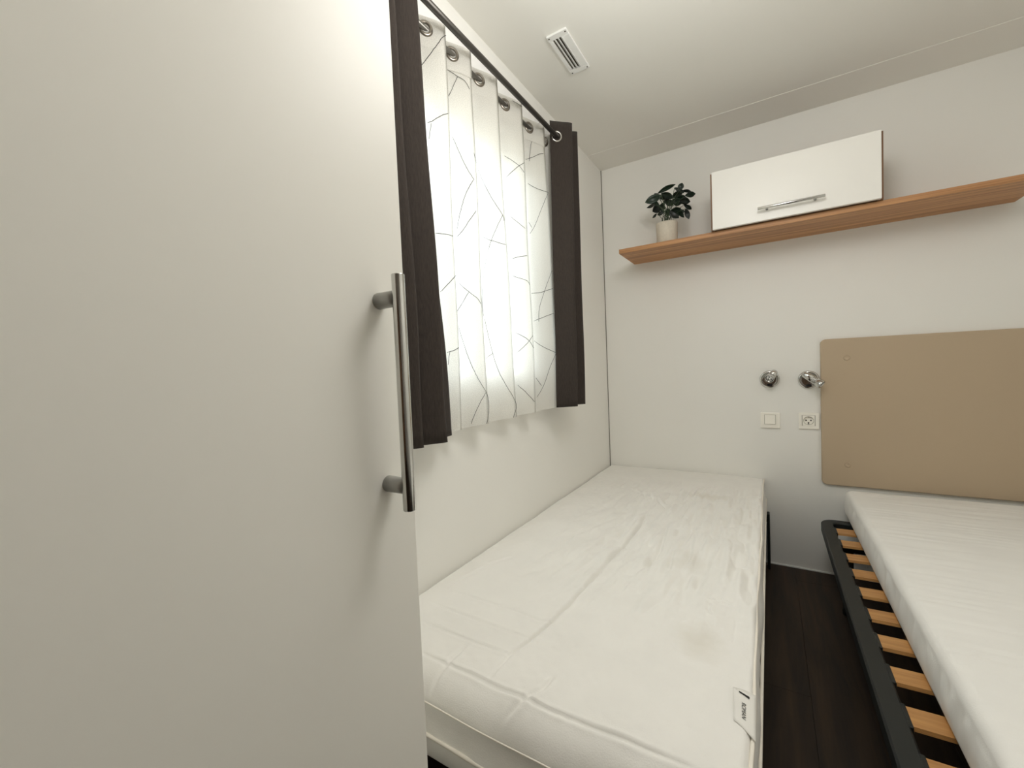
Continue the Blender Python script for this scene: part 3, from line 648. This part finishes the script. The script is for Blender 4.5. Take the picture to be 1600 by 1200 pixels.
# the plate has to open for the well: remake it as a frame
pl = [o for o in so.children if o.name.startswith('plate')][0]
bm = bmesh.new()
add_box(bm, .9535, .9660, -.0095, -.0005, .6975, .775, bev=.0012); add_box(bm, 1.0190, 1.0345, -.0095, -.0005, .6975, .775, bev=.0012)
add_box(bm, .9640, 1.0210, -.0095, -.0005, .6975, .7130, bev=.0012); add_box(bm, .9640, 1.0210, -.0095, -.0005, .7630, .775, bev=.0012)
me = done(bm); me.materials.append(M['cream']); me.transform(Matrix.Translation(-so.location)); pl.data = me
gp = [o for o in so.children if o.name.startswith('gap')][0]
me = ring_frame(0, 1, 0, 1, .1, 0, 1, 0)
bm = bmesh.new()
for a in ((.9658, .9682), (1.0168, 1.0192)): add_box(bm, a[0], a[1], -.0098, -.009, .7128, .7632)
for a in ((.7128, .7140), (.7622, .7634)): add_box(bm, .9658, 1.0192, -.0098, -.009, a[0], a[1])
me = done(bm); me.materials.append(M['cream_gap']); me.transform(Matrix.Translation(-so.location)); gp.data = me
for x in (-.0095, .0095):
    link('pin_hole', lathe((cx + x, -.0020, cz), (0, -1, 0), [(0, .0034), (.0008, .0034)], 14), M['black'], ins)
for z in (-.0172, .0172):
    link('earth_clip', box(cx - .003, cx + .003, -.0100, -.0036, cz + z - .0014, cz + z + .0014), M['satin'], ins)
link('screw', lathe((cx, -.0021, cz - .012), (0, -1, 0), [(0, .0036), (.001, .003)], 14), M['black'], ins)

# ------------------------------------------------------------------ beds
def rrect_xy(x0, x1, y0, y1, r, n=7):
    return [(x, y) for x, y in rrect_xz(x0, x1, y0, y1, r, n)]
def bed_frame(label, x0, x1, y0, y1, z0, z1, w, leg_pos, slats, zs, group):
    t = thing('bed_frame', label, 'bed frame', ((x0 + x1) / 2, (y0 + y1) / 2, 0), group)
    bm = bmesh.new()
    out, inn = rrect_xy(x0, x1, y0, y1, .055), rrect_xy(x0 + w, x1 - w, y0 + w, y1 - w, .018)
    e = .004
    outc = rrect_xy(x0 + e, x1 - e, y0 + e, y1 - e, .051); innc = rrect_xy(x0 + w - e, x1 - w + e, y0 + w - e, y1 - w + e, .02)
    Ls = [[bm.verts.new((x, y, z)) for x, y in P] for P, z in ((out, z0), (out, z1 - e), (outc, z1), (innc, z1), (inn, z1 - e), (inn, z0))]
    for q in range(6):
        A_, B_ = Ls[q], Ls[(q + 1) % 6]; n = len(A_)
        for i in range(n): bm.faces.new((A_[i], A_[(i + 1) % n], B_[(i + 1) % n], B_[i]))
    link('frame', done(bm), M['frame'], t)
    for x, y, top in leg_pos:
        link('leg', lathe((x, y, 0), (0, 0, 1), [(0, .018), (.003, .02), (.02, .02), (.022, .0175), (top, .0175)], 20), M['frame'], t, True)
    if slats:
        me0 = None
        for y in slats:
            if me0 is None:
                V = []; F = []; n = 12; xa, xb = x0 + w - .002, x1 - w + .002
                hw = .0305; th = .008
                for i in range(n + 1):
                    x = lerp(xa, xb, i / n); dz = .006 * math.sin(math.pi * i / n)
                    for yy, zz in ((-hw, 0), (-hw + .002, th), (hw - .002, th), (hw, 0)): V.append((x, yy, zs + zz + dz))
                for i in range(n):
                    for q in range(4): F.append((i * 4 + q, i * 4 + (q + 1) % 4, i * 4 + 4 + (q + 1) % 4, i * 4 + 4 + q))
                F += [(0, 1, 2, 3), (n * 4 + 3, n * 4 + 2, n * 4 + 1, n * 4)]
                me0 = bpy.data.meshes.new('slat'); me0.from_pydata(V, [], F); me0.materials.append(M['slat_wood'])
                me0.transform(Matrix.Translation((-t.location.x, 0, 0)))
                caps = []
                for xx in (x0 + w - .004, x1 - w - .005):
                    capm = box(xx, xx + .009, -.034, .034, zs - .006, zs + .0095, bev=.002); capm.materials.append(M['frame'])
                    capm.transform(Matrix.Translation((-t.location.x, 0, 0))); caps.append(capm)
            for nm, mm in (('slat', me0), ('slat_holder', caps[0]), ('slat_holder', caps[1])):
                o = bpy.data.objects.new(nm, mm); COL.objects.link(o); o.parent = t; o.location = (0, y - t.location.y, 0)
    return t
RSLATS = [-.300 - .1318 * k for k in range(13)]
bed_frame('dark grey slatted bed frame under the white mattress of the right bed', 1.0185, 1.845, -2.03, -.165, .283, .319, .042,
          [(1.093, -.365, .262), (1.77, -.365, .262), (1.093, -1.8, .262), (1.77, -1.8, .262)], RSLATS, .309, 'single bed frames')
bed_frame('dark bed frame almost hidden under the wrinkled left mattress by the window', .03, .79, -1.82, -.10, .243, .272, .038,
          [(.055, -.35, .244), (.766, -.35, .244), (.055, -1.5, .244), (.766, -1.5, .244)], [-.22 - .1318 * k for k in range(12)], .262, 'single bed frames')
rf = [o for o in COL.objects if o.name.startswith('bed_frame') and 'right' in o.get('label', '')][0]
for y in (-.365, -1.8): link('cross_bar', box(1.062, 1.802, y - .0175, y + .0175, .262, .285, bev=.003), M['frame'], rf)
# head post of the left frame, seen as the dark upright beside the mattress
lf = [o for o in COL.objects if o.name.startswith('bed_frame') and 'left' in o.get('label', '')][0]
link('head_post', box(.8145, .827, -.078, -.030, 0, .277, bev=.004), M['frame'], lf)
link('head_post', box(.018, .048, -.090, -.064, 0, .25, bev=.004), M['frame'], lf)
link('head_bar', box(.03, .8147, -.098, -.064, .243, .27, bev=.004), M['frame'], lf)

def vnoise(x, y, seed):
    r = np.random.default_rng(seed); G = r.uniform(-1, 1, (64, 64))
    xi, yi = np.floor(x).astype(int), np.floor(y).astype(int); fx, fy = x - xi, y - yi
    fx = fx * fx * (3 - 2 * fx); fy = fy * fy * (3 - 2 * fy)
    g = lambda a, b: G[a % 64, b % 64]
    return (g(xi, yi) * (1 - fx) + g(xi + 1, yi) * fx) * (1 - fy) + (g(xi, yi + 1) * (1 - fx) + g(xi + 1, yi + 1) * fx) * fy

def edge_samples(a, b, step, ra, rb):
    xs = list(np.arange(a, b, step)) + [b]
    for r, s, o in ((ra, 1, a), (rb, -1, b)):
        for k in range(1, 9): xs.append(o + s * r * (1 - math.cos(math.pi / 2 * k / 8)))
    xs = np.array(sorted(set(np.round(xs, 5))))
    keep = [0] + [i for i in range(1, len(xs)) if xs[i] - xs[i - 1] > 1e-4]
    return xs[keep]

def mattress_mesh(x0, x1, y0, y1, z0, z1, rl, rr, rf, rb, sx, sy, hf, bulge=.008, side=None):
    X = edge_samples(x0, x1, sx, rl, rr); Y = edge_samples(y0, y1, sy, rf, rb)
    XX, YY = np.meshgrid(X, Y, indexing='ij')
    def drop(d, r):
        t = np.clip(r - d, 0, r); return r - np.sqrt(np.maximum(r * r - t * t, 0))
    D = np.minimum(drop(XX - x0, rl) + drop(x1 - XX, rr) + drop(YY - y0, rf) + drop(y1 - YY, rb), max(rf, rr, rl, rb))
    fade = np.clip(np.minimum.reduce([XX - x0, x1 - XX, YY - y0, y1 - YY]) / .012, 0, 1)
    ZZ = z1 - D + hf(XX, YY) * fade
    nx, ny = XX.shape
    V = np.stack([XX, YY, ZZ], -1).reshape(-1, 3)
    I = np.arange(nx * ny).reshape(nx, ny)
    F = np.stack([I[:-1, :-1], I[1:, :-1], I[1:, 1:], I[:-1, 1:]], -1).reshape(-1, 4)
    per = np.concatenate([I[:-1, 0], I[-1, :-1], I[:0:-1, -1], I[0, :0:-1]])
    P = V[per]
    nrm = np.zeros((len(per), 2))
    nrm[P[:, 0] <= x0 + 1e-6, 0] -= 1; nrm[P[:, 0] >= x1 - 1e-6, 0] += 1
    nrm[P[:, 1] <= y0 + 1e-6, 1] -= 1; nrm[P[:, 1] >= y1 - 1e-6, 1] += 1
    nrm /= np.maximum(np.linalg.norm(nrm, axis=1, keepdims=True), 1)
    arc = np.concatenate([[0], np.cumsum(np.linalg.norm(np.diff(P[:, :2], axis=0), axis=1))])
    Vs = [V]; Fs = [F]; prev = per; n = len(per); base = len(V); K = 12
    for k in range(1, K + 1):
        t = k / K
        off = bulge * math.sin(math.pi * t)
        o = np.full(n, off)
        if side is not None: o = o + side(arc, t)
        L_ = np.empty((n, 3)); L_[:, :2] = P[:, :2] + nrm * o[:, None]; L_[:, 2] = P[:, 2] + (z0 - P[:, 2]) * t
        cur = np.arange(n) + base; base += n; Vs.append(L_)
        Fs.append(np.stack([prev, cur, np.roll(cur, -1), np.roll(prev, -1)], -1)); prev = cur
    Vs.append(np.array([[(x0 + x1) / 2, (y0 + y1) / 2, z0]])); cidx = base
    T = [(int(prev[(i + 1) % n]), int(prev[i]), cidx) for i in range(n)]
    me = bpy.data.meshes.new('m')
    me.from_pydata(np.concatenate(Vs).tolist(), [], np.concatenate(Fs).tolist() + T)
    bm = bmesh.new(); bm.from_mesh(me); bmesh.ops.recalc_face_normals(bm, faces=bm.faces); bm.to_mesh(me); bm.free()
    return me

LX0, LX1, LY0, LY1, LZ0, LZ1 = .004, .801, -1.868, -.004, .279, .44
def left_h(XX, YY):
    Hh = np.zeros_like(XX); Gv = np.zeros_like(XX)
    for d, w, pts in DATA['wr']:
        d /= 1000 / 1.7; w /= 1000 / .5
        P = [np.array(p, float) / 1000 for p in pts]
        best = np.full(XX.shape, 9.0); sgn = np.zeros(XX.shape); total = sum(np.linalg.norm(b - a) for a, b in zip(P, P[1:])); acc = 0; tap = np.ones(XX.shape)
        for a, b in zip(P, P[1:]):
            ab = b - a; l2 = ab @ ab
            t = np.clip(((XX - a[0]) * ab[0] + (YY - a[1]) * ab[1]) / l2, 0, 1)
            dx, dy = XX - (a[0] + t * ab[0]), YY - (a[1] + t * ab[1])
            dd = np.hypot(dx, dy); m_ = dd < best
            best = np.where(m_, dd, best); sgn = np.where(m_, np.sign(ab[0] * dy - ab[1] * dx), sgn)
            u = (acc + t * math.sqrt(l2)) / total
            tap = np.where(m_, np.clip(np.minimum(u, 1 - u) * 6 + .15, 0, 1), tap); acc += math.sqrt(l2)
        s = best * sgn
        Gv = np.minimum(Gv, -tap * d * np.exp(-(best / w) ** 2))
        Hh += tap * min(d, .006) * (.45 * np.exp(-((s - 2.0 * w) / (1.5 * w)) ** 2) + .25 * np.exp(-((s + 2.2 * w) / (1.7 * w)) ** 2))
    Hh = np.minimum(Hh, .004) + Gv
    # rucked cover: ripples running down the bed
    mask = np.clip((YY + 1.55) / .25, 0, 1) * np.clip((-.22 - YY) / .15, 0, 1) * np.clip((XX - .12) / .2, .15, 1)
    sk = XX + .30 * (YY + .9) * (XX - .75)
    Hh += mask * (.0085 * vnoise(sk * 24 + 3, YY * 5 + 30, 1) + .0095 * vnoise(sk * 58 + 9, YY * 12 + 31, 2) + .0014 * vnoise(sk * 120 + 5, YY * 40 + 60, 3))
    rg = (1 - np.abs(vnoise(sk * 13 + 40, YY * 3.2 + 90, 31))) ** 7 + .7 * (1 - np.abs(vnoise(sk * 24 + 11, YY * 6 + 70, 32))) ** 7
    Hh -= mask * .0065 * rg
    Hh += .004 * vnoise(XX * 5 + 4, YY * 4 + 20, 4) + .0006 * vnoise(XX * 70 + 4, YY * 70 + 200, 5)
    fm = np.clip((-1.62 - YY) / .2, 0, 1)
    Hh += fm * .003 * vnoise(XX * 16 + 4, YY * 6 + 20, 6)
    return Hh
lm = thing('mattress', 'wrinkled cream mattress of the left bed, lying under the window', 'mattress', (.4, -.93, LZ0))
me = mattress_mesh(LX0, LX1, LY0, LY1, LZ0, LZ1, .02, .011, .075, .02, .0026, .0032, left_h, .009,
                   lambda arc, t: .004 * np.sin(math.pi * t) * vnoise(arc * 9, arc * 0 + 3 + t * 1.5, 8) + .002 * vnoise(arc * 30, arc * 0 + t * 3, 9) * math.sin(math.pi * t))
link('cover', me, M['mat_left'], lm, True)
def wob(y, s): return .0025 * math.sin(y * 7 + s) + .0014 * math.sin(y * 23 + 2 * s)
pts = [(LX1 + .001 + wob(y, 1) * .7, y, .4305 + wob(y, 2) * .6) for y in np.linspace(LY1, LY0 + .09, 110)]
link('piping', tube(pts, .0034, 8), M['piping'], lm, True)
pts = [(x, LY0 - .0095 + wob(x, 3) * .4, .333 + wob(x, 1)) for x in np.linspace(LX0 + .03, LX1 - .01, 60)]
pts += [(LX1 + .0105, y, .333 + wob(y, 2) * .6) for y in np.linspace(LY0 + .01, LY1 - .01, 110)]
link('piping', tube(pts, .0036, 8), M['piping'], lm, True)
pts = [(x, LY0 - .0005 + wob(x, 2) * .3, .389 + wob(x, 1) * .8) for x in np.linspace(LX0 + .02, LX1 - .01, 60)]
link('seam', tube(pts, .0016, 6), M['piping'], lm, True)
# cloth label sewn to the right edge
lab = bmesh.new(); g = []
c00, c10, c01, c11 = Vector((.770, -1.612, .4445)), Vector((.8065, -1.604, .436)), Vector((.776, -1.690, .4465)), Vector((.8085, -1.712, .437))
nu, nv = 8, 10
for i in range(nu + 1):
    row = []
    for j in range(nv + 1):
        u, v = i / nu, j / nv
        p = c00 * (1 - u) * (1 - v) + c10 * u * (1 - v) + c01 * (1 - u) * v + c11 * u * v
        p.z += .0022 * math.sin(v * 5) * (1 - u) + .002 * math.sin(math.pi * u)
        row.append(lab.verts.new(p))
    g.append(row)
for i in range(nu):
    for j in range(nv): lab.faces.new((g[i][j], g[i + 1][j], g[i + 1][j + 1], g[i][j + 1]))
lo = link('label_tag', done(lab), M['white_print'], lm, True)
lo['label'] = 'white cloth label with black print'
md = lo.modifiers.new('s', 'SOLIDIFY'); md.thickness = .0005
def lp(u, v):
    p = c00 * (1 - u) * (1 - v) + c10 * u * (1 - v) + c01 * (1 - u) * v + c11 * u * v
    p.z += .0022 * math.sin(v * 5) * (1 - u) + .002 * math.sin(math.pi * u) + .0009
    return p
fc = bpy.data.curves.new('lettering', 'FONT'); fc.body = 'ROMAN'; fc.size = 1; fc.align_x = 'CENTER'; fc.align_y = 'CENTER'
fo = bpy.data.objects.new('tmp', fc); COL.objects.link(fo)
dg = bpy.context.evaluated_depsgraph_get(); dg.update()
tm = bpy.data.meshes.new_from_object(fo.evaluated_get(dg)); bpy.data.objects.remove(fo)
xs = [v.co.x for v in tm.vertices]; ys = [v.co.y for v in tm.vertices]
for v in tm.vertices:
    a = (v.co.x - min(xs)) / (max(xs) - min(xs)); b = (v.co.y - min(ys)) / (max(ys) - min(ys))
    v.co = lp(.38 + .19 * b, .40 + .38 * a)
link('lettering', tm, M['ink'], lo)
bm = bmesh.new(); q = [lp(.26, .10), lp(.72, .14), lp(.72, .205), lp(.26, .15)]
bm.faces.new([bm.verts.new(p) for p in q]); link('printed_bar', done(bm), M['ink'], lo)

RX0, RX1, RY0, RY1, RZ0, RZ1 = 1.121, 1.848, -1.93, -.062, .3265, .436
def right_h(XX, YY):
    h = .0009 * vnoise(XX * 5 + 40, YY * 34 + 300, 21) + .0022 * vnoise(XX * 9 + 7, YY * 70 + 500, 22) * np.clip(vnoise(XX * 4, YY * 4 + 50, 23) + .3, 0, 1)
    return h + .002 * vnoise(XX * 4, YY * 3 + 20, 24)
rm = thing('mattress', 'smooth white knit mattress on the right bed, below the headboard', 'mattress', (1.48, -1.0, RZ0))
me = mattress_mesh(RX0, RX1, RY0, RY1, RZ0, RZ1, .026, .026, .026, .026, .006, .005, right_h, .004,
                   lambda arc, t: .0045 * vnoise(arc * 42, arc * 0 + 3 + t * .8, 25) * math.sin(math.pi * min(1, t + .12)))
link('cover', me, M['mat_right'], rm, True)

for m_ in ('sheer', 'glass'): pass
S.cycles.max_bounces = 14; S.cycles.diffuse_bounces = 8; S.cycles.transparent_max_bounces = 16; S.cycles.transmission_bounces = 8
S.cycles.sample_clamp_indirect = 8
S.cycles.use_denoising = True
bpy.context.view_layer.update()
